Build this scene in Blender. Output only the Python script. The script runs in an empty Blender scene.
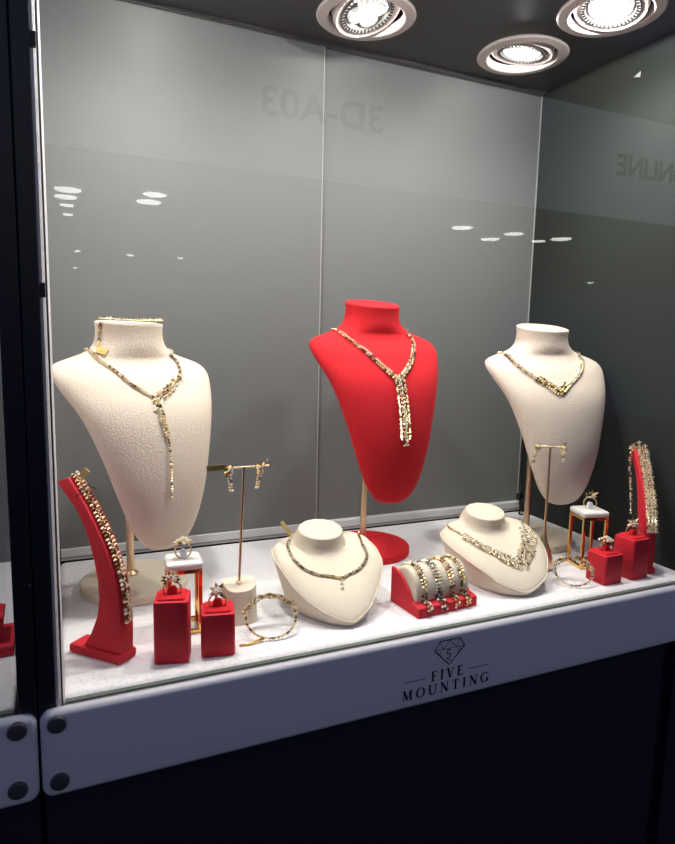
import bpy, math, random
from mathutils import Vector, Matrix
from mathutils.bvhtree import BVHTree

random.seed(7)
S = bpy.context.scene
COL = S.collection
PI = math.pi
def rad(a): return a * PI / 180

# ------------------------------------------------------------------ camera
YAW, PITCH, ROLL, FOC = 0.4189, -0.1335, 0.0226, 628.47
EYE = Vector((0, 0, 0.34))
FW = Vector((math.sin(YAW) * math.cos(PITCH), math.cos(YAW) * math.cos(PITCH), math.sin(PITCH)))
R0 = Vector((math.cos(YAW), -math.sin(YAW), 0)); U0 = R0.cross(FW)
RT = math.cos(ROLL) * R0 + math.sin(ROLL) * U0
UP = -math.sin(ROLL) * R0 + math.cos(ROLL) * U0
cd = bpy.data.cameras.new('camera'); cam = bpy.data.objects.new('camera', cd); COL.objects.link(cam)
cd.sensor_fit = 'HORIZONTAL'; cd.sensor_width = 36; cd.lens = 36 * FOC / 675
cd.clip_start = 0.01; cd.clip_end = 60
m = Matrix((RT, UP, -FW)).transposed().to_4x4(); m.translation = EYE; cam.matrix_world = m
S.camera = cam

# ------------------------------------------------------------------ world, exposure
w = bpy.data.worlds.new('hall_ambient'); S.world = w; w.use_nodes = True
w.node_tree.nodes['Background'].inputs[0].default_value = (0.255, 0.30, 1.0, 1)
w.node_tree.nodes['Background'].inputs[1].default_value = 0.145
vs = S.view_settings
vs.view_transform = 'Standard'; vs.look = 'None'; vs.gamma = 1; vs.use_curve_mapping = False; vs.exposure = 0.13
SPOT_F, SPOT_B = 7.4, 2.8     # spotlights of the front and of the back row of the case

def ray(x, y): return FW + ((x - 337.5) * RT - (y - 422) * UP) / FOC
def on_z(x, y, z=0.0): d = ray(x, y); return EYE + d * ((z - EYE.z) / d.z)
def on_y(x, y, Y): d = ray(x, y); return EYE + d * (Y / d.y)

# ------------------------------------------------------------------ the case
YG, YB, XR, ZC = 0.595, 0.992, 0.853, 0.803     # glass, back, right wall, ceiling (deck is z = 0)
XL = -0.006
FLOOR_Z = -1.02

# ------------------------------------------------------------------ materials
MATS = {}
def mat(name, col, rough=0.5, metal=0.0, bump=0, bscale=400, var=0.0, vscale=40, sheen=0, spec=0.5, coat=0, emit=None, estr=0, bdist=0.001, voro=False):
    if name in MATS: return MATS[name]
    m = bpy.data.materials.new(name); m.use_nodes = True; nt = m.node_tree; N = nt.nodes; L = nt.links
    b = N['Principled BSDF']
    b.inputs['Base Color'].default_value = (*col, 1); b.inputs['Roughness'].default_value = rough
    b.inputs['Metallic'].default_value = metal; b.inputs['Specular IOR Level'].default_value = spec
    if sheen:
        b.inputs['Sheen Weight'].default_value = sheen; b.inputs['Sheen Roughness'].default_value = 0.4
        b.inputs['Sheen Tint'].default_value = (*[min(1, c * 1.2 + .1) for c in col], 1)
    if coat: b.inputs['Coat Weight'].default_value = coat; b.inputs['Coat Roughness'].default_value = 0.1
    tc = N.new('ShaderNodeTexCoord')
    if var:
        n = N.new('ShaderNodeTexNoise'); n.inputs['Scale'].default_value = vscale; n.inputs['Detail'].default_value = 4
        L.new(tc.outputs['Object'], n.inputs['Vector'])
        mx = N.new('ShaderNodeMix'); mx.data_type = 'RGBA'
        mx.inputs['A'].default_value = (*[c * (1 - var) for c in col], 1); mx.inputs['B'].default_value = (*[min(1, c * (1 + var)) for c in col], 1)
        L.new(n.outputs['Fac'], mx.inputs['Factor']); L.new(mx.outputs['Result'], b.inputs['Base Color'])
    if bump:
        n = N.new('ShaderNodeTexVoronoi' if voro else 'ShaderNodeTexNoise'); n.inputs['Scale'].default_value = bscale
        if not voro: n.inputs['Detail'].default_value = 3
        L.new(tc.outputs['Object'], n.inputs['Vector'])
        bp = N.new('ShaderNodeBump'); bp.inputs['Strength'].default_value = bump; bp.inputs['Distance'].default_value = bdist
        L.new(n.outputs['Distance' if voro else 'Fac'], bp.inputs['Height']); L.new(bp.outputs['Normal'], b.inputs['Normal'])
    if emit:
        b.inputs['Emission Color'].default_value = (*emit, 1); b.inputs['Emission Strength'].default_value = estr
    MATS[name] = m
    return m

CREAM = mat('cream_velvet', (0.74, 0.64, 0.53), .9, bump=.8, bscale=420, var=.06, vscale=300, sheen=.25, spec=.2)
CREAM2 = mat('cream_leatherette', (0.74, 0.66, 0.53), .75, bump=.25, bscale=700, var=.04, vscale=300, spec=.3)
RED = mat('red_velvet', (0.62, 0.022, 0.030), .9, bump=.5, bscale=600, var=.12, vscale=250, sheen=.25, spec=.15)
REDL = mat('red_leatherette', (0.60, 0.020, 0.036), .6, bump=.25, bscale=700, var=.08, vscale=200, spec=.3)
GOLD = mat('polished_gold', (0.80, 0.50, 0.16), .16, 1.0)
BRASS = mat('champagne_gold_tube', (0.74, 0.56, 0.36), .32, 1.0)
DARKGOLD = mat('painted_shade_gold', (0.16, 0.105, 0.035), .35, 1.0)  # shade between links, put into the colour of some beads
BRIGHT = mat('painted_glint_gold', (0.90, 0.82, 0.62), .22, .25, spec=.9)  # sparkle of the metal, put into the colour of some beads
JEWEL = mat('pale_gold_jewellery', (0.86, 0.68, 0.40), .34, 1.0)
JEWEL2 = mat('yellow_gold_jewellery', (0.90, 0.66, 0.22), .34, 1.0)
SILVER = mat('dark_silver_jewellery', (0.42, 0.42, 0.36), .25, 1.0)
GEM = mat('clear_gemstones', (0.86, 0.82, 0.70), .08, spec=1.0, coat=1.0)
WHITEPAD = mat('white_leatherette', (0.80, 0.78, 0.74), .6, bump=.15, bscale=700, var=.03)
CLEAR = mat('white_acrylic', (0.85, 0.86, 0.88), .15, coat=.6)
THREAD = mat('black_thread', (0.01, 0.01, 0.012), .7)
DECK = mat('white_textured_fabric', (0.78, 0.77, 0.785), .8, bump=.8, bscale=110, var=.07, vscale=120, spec=.25, bdist=.003)
PANEL = mat('grey_textured_panel', (0.166, 0.175, 0.174), .50, bump=.35, bscale=600, var=.06, vscale=500, spec=.4)
PEDGE = mat('pale_panel_edge', (0.40, 0.42, 0.40), .3)
RAIL = mat('white_track_rail', (0.60, 0.61, 0.61), .4, var=.03)
DARKWALL = mat('dark_grey_side_panel', (0.029, 0.034, 0.031), .6, var=.08, vscale=6, spec=.12)
CEILM = mat('charcoal_ceiling_panel', (0.062, 0.066, 0.068), .45, var=.06, vscale=8)
TRIMM = mat('dark_aluminium_trim', (0.13, 0.13, 0.135), .35, .3, var=.05)
NAVY = mat('navy_post_laminate', (0.010, 0.012, 0.020), .4, var=.08, vscale=10)
NAVYB = mat('navy_base_laminate', (0.012, 0.014, 0.030), .5, var=.1, vscale=4)
STRIP = mat('white_front_panel', (0.80, 0.79, 0.82), .35, var=.015, vscale=8)
INK = mat('dark_print_ink', (0.012, 0.012, 0.022), .5, var=.05)
BOLT = mat('dark_steel_cap', (0.13, 0.13, 0.14), .4, .6, var=.05)
ALU = mat('polished_aluminium', (0.62, 0.60, 0.62), .18, 1.0, var=.05)
GEDGE = mat('glass_cut_edge', (0.10, 0.13, 0.115), .2, var=.05)
ALUD = mat('satin_light_channel', (0.75, 0.73, 0.76), .4, .2, var=.06, vscale=30)
LTRIM = mat('pinkish_white_lamp_enamel', (0.66, 0.60, 0.58), .4, var=.02)
LCAN = mat('lamp_can_dark', (0.03, 0.03, 0.032), .5, var=.05)
LSINK = mat('lamp_heatsink_grey', (0.34, 0.33, 0.32), .35, .4, var=.05)
LED = mat('lit_led_lens', (0.2, 0.2, 0.2), .3, emit=(1, .98, .94), estr=1.2)
def led_pattern():      # the small bright emitters behind each lens
    nt = LED.node_tree; N = nt.nodes; L = nt.links
    tc = N.new('ShaderNodeTexCoord'); v = N.new('ShaderNodeTexVoronoi'); v.inputs['Scale'].default_value = 190
    L.new(tc.outputs['Object'], v.inputs['Vector'])
    r = N.new('ShaderNodeMapRange'); r.inputs['From Min'].default_value = .15; r.inputs['From Max'].default_value = .6
    r.inputs['To Min'].default_value = 1.9; r.inputs['To Max'].default_value = .62
    L.new(v.outputs['Distance'], r.inputs['Value']); L.new(r.outputs['Result'], N['Principled BSDF'].inputs['Emission Strength'])
led_pattern()
HFLOOR = mat('hall_carpet_grey', (0.05, 0.05, 0.055), .9, bump=.3, bscale=300, var=.1)
HWALL = mat('hall_booth_dark', (0.02, 0.021, 0.024), .6, var=.1)
FASCIA = mat('lit_fascia_board', (0.7, 0.72, 0.75), .6, emit=(.80, .88, 1.0), estr=.55, var=.02)
HTEXT = mat('fascia_lettering', (0.06, 0.06, 0.07), .6, var=.05)
HLAMP = mat('hall_lamp_lit', (0.9, 0.9, 0.9), .4, emit=(1, .98, .94), estr=14, var=.02)
CABLE = mat('black_cable_rubber', (0.008, 0.008, 0.008), .45, var=.1)

def glow_edge_mat():     # the cut edge of the glass passes the case light on
    m = bpy.data.materials.new('light_guiding_glass_edge'); m.use_nodes = True; nt = m.node_tree; N = nt.nodes; L = nt.links
    N.remove(N['Principled BSDF']); tl = N.new('ShaderNodeBsdfTranslucent'); tl.inputs[0].default_value = (.95, .95, .97, 1)
    tr = N.new('ShaderNodeBsdfTransparent'); tr.inputs[0].default_value = (.9, .92, .92, 1); mx = N.new('ShaderNodeMixShader'); mx.inputs[0].default_value = .4
    L.new(tl.outputs[0], mx.inputs[1]); L.new(tr.outputs[0], mx.inputs[2]); L.new(mx.outputs[0], N['Material Output'].inputs['Surface'])
    return m
GLOW = glow_edge_mat()
def glass_mat():
    m = bpy.data.materials.new('showcase_glass'); m.use_nodes = True; nt = m.node_tree; N = nt.nodes; L = nt.links
    N.remove(N['Principled BSDF']); out = N['Material Output']
    tr = N.new('ShaderNodeBsdfTransparent'); tr.inputs[0].default_value = (.965, .98, .972, 1)
    gl = N.new('ShaderNodeBsdfGlossy'); gl.inputs['Roughness'].default_value = 0.0
    geo = N.new('ShaderNodeNewGeometry')
    mr = N.new('ShaderNodeMapRange'); mr.inputs['To Min'].default_value = 1.52; mr.inputs['To Max'].default_value = 1 / 1.52
    L.new(geo.outputs['Backfacing'], mr.inputs['Value'])
    fr = N.new('ShaderNodeFresnel'); L.new(mr.outputs['Result'], fr.inputs['IOR'])
    mx = N.new('ShaderNodeMixShader'); L.new(fr.outputs[0], mx.inputs[0]); L.new(tr.outputs[0], mx.inputs[1]); L.new(gl.outputs[0], mx.inputs[2])
    L.new(mx.outputs[0], out.inputs['Surface'])
    return m
GLASS = glass_mat()

# ------------------------------------------------------------------ mesh builder
class MB:
    def __init__(s): s.v = []; s.f = []; s.e = []
    def add(s, vs, fs):
        o = len(s.v); s.v += [tuple(p) for p in vs]; s.f += [tuple(i + o for i in f) for f in fs]; s.e.append(len(fs)); return s
    def box(s, a, b):
        (x0, y0, z0), (x1, y1, z1) = a, b
        return s.add([(x0,y0,z0),(x1,y0,z0),(x1,y1,z0),(x0,y1,z0),(x0,y0,z1),(x1,y0,z1),(x1,y1,z1),(x0,y1,z1)],
                     [(0,3,2,1),(4,5,6,7),(0,1,5,4),(1,2,6,5),(2,3,7,6),(3,0,4,7)])
    def obox(s, c, ax, h):
        c = Vector(c); vs = []
        for k in (-1, 1):
            for (i, j) in ((-1,-1),(1,-1),(1,1),(-1,1)): vs.append(c + ax[0]*h[0]*i + ax[1]*h[1]*j + ax[2]*h[2]*k)
        return s.add(vs, [(0,3,2,1),(4,5,6,7),(0,1,5,4),(1,2,6,5),(2,3,7,6),(3,0,4,7)])
    def octa(s, c, r, ax=None, stretch=(1,1,1)):
        c = Vector(c); ax = ax or (Vector((1,0,0)), Vector((0,1,0)), Vector((0,0,1)))
        vs = [c + ax[0]*r*stretch[0], c + ax[1]*r*stretch[1], c - ax[0]*r*stretch[0], c - ax[1]*r*stretch[1], c + ax[2]*r*stretch[2], c - ax[2]*r*stretch[2]]
        return s.add(vs, [(0,1,4),(1,2,4),(2,3,4),(3,0,4),(1,0,5),(2,1,5),(3,2,5),(0,3,5)])
    def torus(s, c, R, r, ax, n=8, k=4, sx=1.0, arc=1.0):
        c = Vector(c); vs = []; fs = []
        for i in range(n):
            a = 2*PI*i/n; d = ax[0]*math.cos(a)*sx + ax[1]*math.sin(a)
            for j in range(k):
                b = 2*PI*j/k + PI/4; vs.append(c + d*(R + r*math.cos(b)) + ax[2]*r*math.sin(b))
        for i in range(n):
            for j in range(k):
                fs.append((i*k+j, ((i+1)%n)*k+j, ((i+1)%n)*k+(j+1)%k, i*k+(j+1)%k))
        return s.add(vs, fs)
    def rings(s, rings, cap0=True, cap1=True):
        n = len(rings[0]); o = len(s.v); vs = [p for r in rings for p in r]; fs = []
        for i in range(len(rings)-1):
            for j in range(n):
                fs.append((i*n+j, i*n+(j+1)%n, (i+1)*n+(j+1)%n, (i+1)*n+j))
        if cap0: fs.append(tuple(reversed(range(n))))
        if cap1: fs.append(tuple(range((len(rings)-1)*n, len(rings)*n)))
        return s.add(vs, fs)
    def lathe(s, prof, n=40, c=(0,0,0), ax=None, cap0=True, cap1=True):
        c = Vector(c); ax = ax or (Vector((1,0,0)), Vector((0,1,0)), Vector((0,0,1)))
        return s.rings([[c + (ax[0]*math.cos(2*PI*j/n) + ax[1]*math.sin(2*PI*j/n))*r + ax[2]*z for j in range(n)] for r, z in prof], cap0, cap1)
    def tube(s, pts, r, n=8, closed=False):
        pts = [Vector(p) for p in pts]; m = len(pts); rings = []; prev = None
        for i, p in enumerate(pts):
            t = (pts[(i+1) % m] - pts[i-1]) if closed else (pts[min(i+1, m-1)] - pts[max(i-1, 0)])
            t.normalize()
            if prev is None: prev = t.orthogonal().normalized()
            u = (prev - t*prev.dot(t)).normalized(); v = t.cross(u); prev = u
            rr = r[i] if isinstance(r, (list, tuple)) else r
            rings.append([p + (u*math.cos(2*PI*j/n) + v*math.sin(2*PI*j/n))*rr for j in range(n)])
        if closed: rings.append(rings[0]); return s.rings(rings, False, False)
        return s.rings(rings)
    def prism(s, poly, axis_fn, d0, d1):
        n = len(poly); vs = [axis_fn(p, d0) for p in poly] + [axis_fn(p, d1) for p in poly]
        fs = [tuple(reversed(range(n))), tuple(range(n, 2*n))] + [(i, (i+1) % n, n+(i+1) % n, n+i) for i in range(n)]
        return s.add(vs, fs)
    def build(s, name, material, parent=None, smooth=False, off=None, kind=None, bevel=0, seg=2):
        me = bpy.data.meshes.new(name); v = s.v
        if off is not None: v = [(p[0]-off[0], p[1]-off[1], p[2]-off[2]) for p in v]
        me.from_pydata(v, [], s.f); me.update()
        import bmesh
        bm = bmesh.new(); bm.from_mesh(me); bmesh.ops.recalc_face_normals(bm, faces=bm.faces)
        if bevel:
            es = [e for e in bm.edges if len(e.link_faces) == 2 and e.calc_face_angle(0) > rad(35)]
            bmesh.ops.bevel(bm, geom=es, offset=bevel, segments=seg, profile=.5, affect='EDGES')
        bm.to_mesh(me); bm.free()
        if smooth:
            for p in me.polygons: p.use_smooth = True
            if smooth != 'all':
                try: me.set_sharp_from_angle(angle=rad(smooth if isinstance(smooth, (int, float)) and smooth is not True else 40))
                except Exception: pass
        me.materials.append(material)
        o = bpy.data.objects.new(name, me); COL.objects.link(o)
        if parent is not None: o.parent = parent
        if kind: o['kind'] = kind
        return o

def tag(o, label=None, cat=None, group=None, kind=None):
    if label: o['label'] = label
    if cat: o['category'] = cat
    if group: o['group'] = group
    if kind: o['kind'] = kind
    return o
def thing(name, label, cat, loc=(0,0,0), rz=0, group=None):
    o = bpy.data.objects.new(name, None); COL.objects.link(o); o.empty_display_size = .01
    o.location = loc; o.rotation_euler = (0, 0, rad(rz)); return tag(o, label, cat, group)
def copy_tree(o, parent=None):
    c = o.copy(); COL.objects.link(c)
    if parent: c.parent = parent
    for ch in list(o.children): copy_tree(ch, c)
    return c
def W(loc, rz):   # world matrix of a root without waiting for the depsgraph
    return Matrix.Translation(Vector(loc)) @ Matrix.Rotation(rad(rz), 4, 'Z')
def catmull(P, n=8):
    P = [Vector(p) for p in P]; out = []
    for i in range(len(P)-1):
        a = P[max(i-1,0)]; b = P[i]; c = P[i+1]; d = P[min(i+2, len(P)-1)]
        for k in range(n):
            t = k/n
            out.append(.5*((2*b) + (c-a)*t + (2*a-5*b+4*c-d)*t*t + (3*b-a-3*c+d)*t**3))
    out.append(P[-1]); return out
def resample(P, step):
    P = [Vector(p) for p in P]; L = [0]
    for i in range(1, len(P)): L.append(L[-1] + (P[i]-P[i-1]).length)
    n = max(2, round(L[-1]/step)); out = []; k = 0
    for i in range(n+1):
        t = L[-1]*i/n
        while k < len(P)-2 and L[k+1] < t: k += 1
        d = L[k+1]-L[k]; out.append(P[k].lerp(P[k+1], 0 if d == 0 else (t-L[k])/d))
    return out
def tang(P, i): 
    t = P[min(i+1, len(P)-1)] - P[max(i-1, 0)]; return t.normalized() if t.length > 1e-9 else Vector((1,0,0))
def frame(t, n):
    n = (n - t*n.dot(t)); n = n.normalized() if n.length > 1e-6 else t.orthogonal().normalized()
    return t, t.cross(n).normalized(), n    # along, across, out

# ------------------------------------------------------------------ hall behind the camera and structure
def struct(o): o['kind'] = 'structure'; return o
struct(MB().box((-4, -11.2, FLOOR_Z-.05), (10, 2.2, FLOOR_Z)).build('floor', HFLOOR))

# back wall: two sliding panels behind a white track rail
wb = struct(MB().box((-1.0, 1.03, -.03), (1.0, 1.06, .93)).build('wall_back', DARKWALL))
MB().box((XL-.002, .9925, .004), (.4047, .9985, ZC+.01)).build('panel', PANEL, wb, bevel=.0008)
MB().box((.385, .9995, .004), (XR+.004, 1.006, ZC+.01)).build('panel', PANEL, wb, bevel=.0008)
MB().box((.4042, .9920, .02), (.4056, .9990, ZC)).build('panel_edge', PEDGE, wb)
MB().box((XR-.0014, .9975, .02), (XR, .9995, ZC)).build('panel_edge', PEDGE, wb)
tr = struct(MB().box((XL, YB-.005, 0), (XR, 1.03, .0175)).build('trim_1', RAIL, bevel=.001))
MB().box((XL, YB-.0058, .0035), (XR, YB-.003, .0060)).build('rail_groove', mat('rail_groove_shade', (.25,.25,.25), .6, var=.05), tr)  # raised grey strip, colour stands in for shade in the groove
t2 = struct(MB().box((XL, YB-.006, ZC-.0045), (XR, 1.03, ZC+.012)).build('trim_2', TRIMM, bevel=.0012))
MB().box((XL, YB-.0068, ZC-.0044), (XR, YB-.0055, ZC-.0032)).build('trim_bead', ALU, t2)
struct(MB().box((XR, YG+.004, -.03), (XR+.02, 1.03, .93)).build('wall_right', DARKWALL))
struct(MB().box((XL-.006, YG+.012, -.026), (XL-.003, 1.03, .93)).build('wall_left', ALUD))

# ceiling with round openings for the recessed lamps
LS = 1.09      # lamp scale
LAMPS = [(.140, .883), (.424, .883), (.708, .883), (.140, .719), (.432, .719), (.726, .719)]
RH = .061
def ceiling_mesh():
    mb = MB(); xs = [XL-.003, .282, .567, XR]; ys = [YG+.004, .801, 1.03]
    for (cx, cy) in LAMPS:
        i = max(k for k in range(3) if cx > xs[k]); j = max(k for k in range(2) if cy > ys[k])
        x0, x1, y0, y1 = xs[i], xs[i+1], ys[j], ys[j+1]
        angs = sorted([2*PI*k/40 + .001 for k in range(40)] + [math.atan2(y-cy, x-cx) % (2*PI) for x in (x0, x1) for y in (y0, y1)])
        inn = []; out = []
        for a in angs:
            c, s_ = math.cos(a), math.sin(a)
            t = min((x1-cx)/c if c > 1e-9 else 9, (x0-cx)/c if c < -1e-9 else 9, (y1-cy)/s_ if s_ > 1e-9 else 9, (y0-cy)/s_ if s_ < -1e-9 else 9)
            inn.append((cx+RH*c, cy+RH*s_)); out.append((cx+t*c, cy+t*s_))
        n = len(angs); z0, z1 = ZC, ZC+.012
        mb.rings([[(x, y, z0) for x, y in inn], [(x, y, z0) for x, y in out], [(x, y, z1) for x, y in out], [(x, y, z1) for x, y in inn], [(x, y, z0) for x, y in inn]], False, False)
    return mb
cl = struct(ceiling_mesh().build('ceiling', CEILM))
MB().box((-1.0, YG+.004, ZC+.09), (1.0, 1.03, ZC+.10)).build('upper_board', CEILM, cl)
# header in front above the glass, out of the frame
struct(MB().box((-1.0, YG-.012, ZC+.012), (1.0, YG+.004, ZC+.24)).build('trim_3', NAVY))

# ------------------------------------------------------------------ recessed spotlights
def spotlight(x, y, tiltx, tilty, quad, label, pw, aim, beam, glow=.95):
    t = thing('recessed_spotlight', label, 'ceiling light', (x, y, ZC), 0, 'spotlights recessed in the case ceiling')
    MB().lathe([(RH-.001, .0005), (.0715, 0), (.0725, -.0022), (.070, -.0042), (.0575, -.0055), (.0550, -.004), (.0545, .006), (.0585, .006), (.0585, .001)], 48, cap0=False, cap1=False).build('trim_ring', LTRIM, t, smooth=30)
    MB().lathe([(.0602, 0), (.0602, .075), (.0590, .075), (.0590, 0)], 40, cap0=False, cap1=False).build('can', LCAN, t, smooth=30)
    MB().lathe([(.059, .073), (.059, .075)], 40).build('can_top', LCAN, t)
    R_ = Matrix.Rotation(rad(tiltx), 3, 'X') @ Matrix.Rotation(rad(tilty), 3, 'Y')
    ax = (R_ @ Vector((1,0,0)), R_ @ Vector((0,1,0)), R_ @ Vector((0,0,1)))
    c = Vector((0, 0, .012))
    MB().lathe([(.0400, -.009), (.0485, -.012), (.0510, -.007), (.0510, .014), (.0470, .016), (.0400, .012)], 44, c, ax, False, False).build('gimbal_ring', LTRIM, t, smooth=30)
    body = MB().lathe([(.0400, -.006), (.0392, -.012), (.0335, -.010), (.0325, .004), (.030, .035), (.012, .042)], 44, c, ax, False, True).build('lamp_body', LSINK, t, smooth=30)
    fins = MB()
    for k in range(40):
        a = 2*PI*k/40; d = ax[0]*math.cos(a) + ax[1]*math.sin(a); e = ax[2].cross(d)
        fins.obox(c + d*.0365 - ax[2]*.0116, (d, e, ax[2]), (.0025, .0008, .0012))
    fins.build('heatsink_fins', LCAN, body, kind='stuff')
    if quad:
        for k in range(4):
            a = PI/4 + k*PI/2 + .25; d = ax[0]*math.cos(a) + ax[1]*math.sin(a)
            MB().lathe([(.0135, -.006), (.0135, -.011), (.010, -.0128), (.004, -.0135)], 24, c + d*.0165, ax).build('led_lens', LED, body, smooth=30)
    else:
        MB().lathe([(.0300, -.004), (.0300, -.0095), (.024, -.0118), (.010, -.0128)], 40, c, ax).build('led_lens', LED, body, smooth=30)
    for s_ in (-1, 1):
        MB().obox(c + ax[0]*.0525*s_, ax, (.002, .004, .003)).build('pivot', LSINK, t)
    ld = bpy.data.lights.new('spot_beam', 'SPOT'); lo = bpy.data.objects.new('spot_beam', ld); COL.objects.link(lo)
    ld.energy = pw; ld.spot_size = rad(beam); ld.spot_blend = 1.0; ld.shadow_soft_size = .022; ld.color = (1, .955, .90)
    lo.parent = t; p = c - ax[2]*.030; lo.location = p
    d = Vector(aim); lo.rotation_euler = d.to_track_quat('-Z', 'Y').to_euler()
    gd = bpy.data.lights.new('lens_scatter', 'POINT'); go = bpy.data.objects.new('lens_scatter', gd); COL.objects.link(go)   # wide light scattered by the lens
    gd.energy = glow; gd.shadow_soft_size = .004; gd.color = (1, .955, .90); go.parent = t; go.location = (0, 0, -.008)
    return t
spotlight(*LAMPS[1], -16, -10, True, 'white gimbal spotlight with four round lit lenses in the case ceiling', SPOT_B, (0, -.35, -1), 84, .3)
spotlight(*LAMPS[2], 8, 4, False, 'white gimbal spotlight with one round lens near the back right ceiling corner', SPOT_B, (0, -.35, -1), 84, .3)
spotlight(*LAMPS[5], -2, 10, False, 'white gimbal spotlight with one round lens at the front right of ceiling', SPOT_F*1.05, (-.12, -.02, -1), 178)
spotlight(*LAMPS[0], -6, 0, True, 'white gimbal spotlight above the cream bust beside the red ramp', SPOT_B, (.03, -.35, -1), 84, .3)
spotlight(*LAMPS[3], 0, 0, False, 'white gimbal spotlight above the red ring blocks at the post end', SPOT_F*1.2, (-.03, -.02, -1), 178)
spotlight(*LAMPS[4], 0, 0, False, 'white gimbal spotlight at front of ceiling above the bracelet pillow', SPOT_F*.78, (0, -.02, -1), 178)

# ------------------------------------------------------------------ deck, glass, posts, base
def rounded_rect(x0, x1, z0, z1, r, n=6):
    o = []
    for cx, cz, a0 in ((x1-r, z0+r, -90), (x1-r, z1-r, 0), (x0+r, z1-r, 90), (x0+r, z0+r, 180)):
        for k in range(n+1): a = rad(a0 + 90*k/n); o.append((cx + r*math.cos(a), cz + r*math.sin(a)))
    return o
tag(MB().box((XL-.002, YG+.0085, -.026), (XR, YB-.0055, 0)).build('display_deck', DECK, bevel=.008, seg=4, smooth=50), 'white textured fabric board that all the jewellery stands rest on', 'display board')
XE = 1.05
def glass_pane(x0, x1, label):
    t = thing('glass_pane', label, 'glass pane', ((x0+x1)/2, YG, -.004))
    o = t.location
    MB().add([(x0, YG, -.004), (x1, YG, -.004), (x1, YG, ZC+.1), (x0, YG, ZC+.1)], [(0,1,2,3)]).build('pane', GLASS, t, off=o)
    MB().box((x0, YG, -.0020), (x1, YG+.006, -.0004)).build('bottom_edge', GEDGE, t, off=o)
    MB().box((x0-.0014, YG, -.004), (x0, YG+.006, ZC+.1)).build('side_edge', GLOW, t, off=o)
    return t
glass_pane(-.0045, XE, 'large clear front glass pane with hall lights reflected in it')
def post(x0, x1, label):
    t = thing('upright_post', label, 'post', ((x0+x1)/2, .60, -.0295), 0); o = t.location
    MB().box((x0, YG-.004, -.0295), (x1, .66, ZC+.24)).build('post_body', NAVY, t, off=o, bevel=.0012)
    return t
p1 = post(-.0435, -.0275, 'dark navy upright post half beside the neighbouring case')
p2 = post(-.0268, -.0122, 'dark navy upright post half carrying the light metal glass channel')
MB().box((-.0100, YG, -.004), (-.0078, YG+.003, ZC+.1)).build('glass_channel', GLOW, p2, off=p2.location)
MB().box((-.0078, YG+.001, -.004), (-.0062, YG+.003, ZC+.1)).build('channel_gasket', TRIMM, p2, off=p2.location)
MB().box((-.0121, YG-.001, -.004), (-.0100, YG+.010, ZC+.1)).build('channel_lip', ALUD, p2, off=p2.location)
for z in (.368, .565):
    MB().box((-.0119, YG-.0026, z), (-.0079, YG, z+.012)).build('channel_clip', CABLE, p2, off=p2.location)
MB().lathe([(.0012, 0), (.0012, -.0008), (.0006, -.0012)], 12, (-.0295, YG-.004, .118), (Vector((1,0,0)), Vector((0,0,1)), Vector((0,1,0)))).build('screw', BOLT, p1, off=p1.location)

SZ0, SZ1, SY0, SY1 = -.0848, -.0006, .5820, .5945
def front_panel(x0, x1, label, bolts):
    t = thing('front_panel', label, 'panel', ((x0+x1)/2, (SY0+SY1)/2, SZ0)); o = t.location
    MB().prism(rounded_rect(x0, x1, SZ0, SZ1, .010), lambda p, d: (p[0], d, p[1]), SY0, SY1).build('panel_body', STRIP, t, off=o, bevel=.0058, seg=5, smooth=50)
    for bx, bz in bolts:
        MB().lathe([(.0082, .001), (.0082, -.0022), (.0072, -.0034), (.004, -.0042)], 28, (bx, SY0, bz), (Vector((1,0,0)), Vector((0,0,1)), Vector((0,1,0)))).build('bolt_cap', BOLT, t, off=o, smooth=30)
    return t
fp = front_panel(-.0262, XE, 'long white front panel printed with a diamond logo and dark lettering', [(on_y(57, 724, SY0).x, on_y(57, 724, SY0).z), (on_y(60, 781, SY0).x, on_y(60, 781, SY0).z)])
front_panel(-1.0, -.0285, 'white front panel of the neighbouring case beyond the navy post', [(on_y(17, 731, SY0).x, on_y(17, 731, SY0).z), (on_y(18, 790, SY0).x, on_y(18, 790, SY0).z)])

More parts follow.
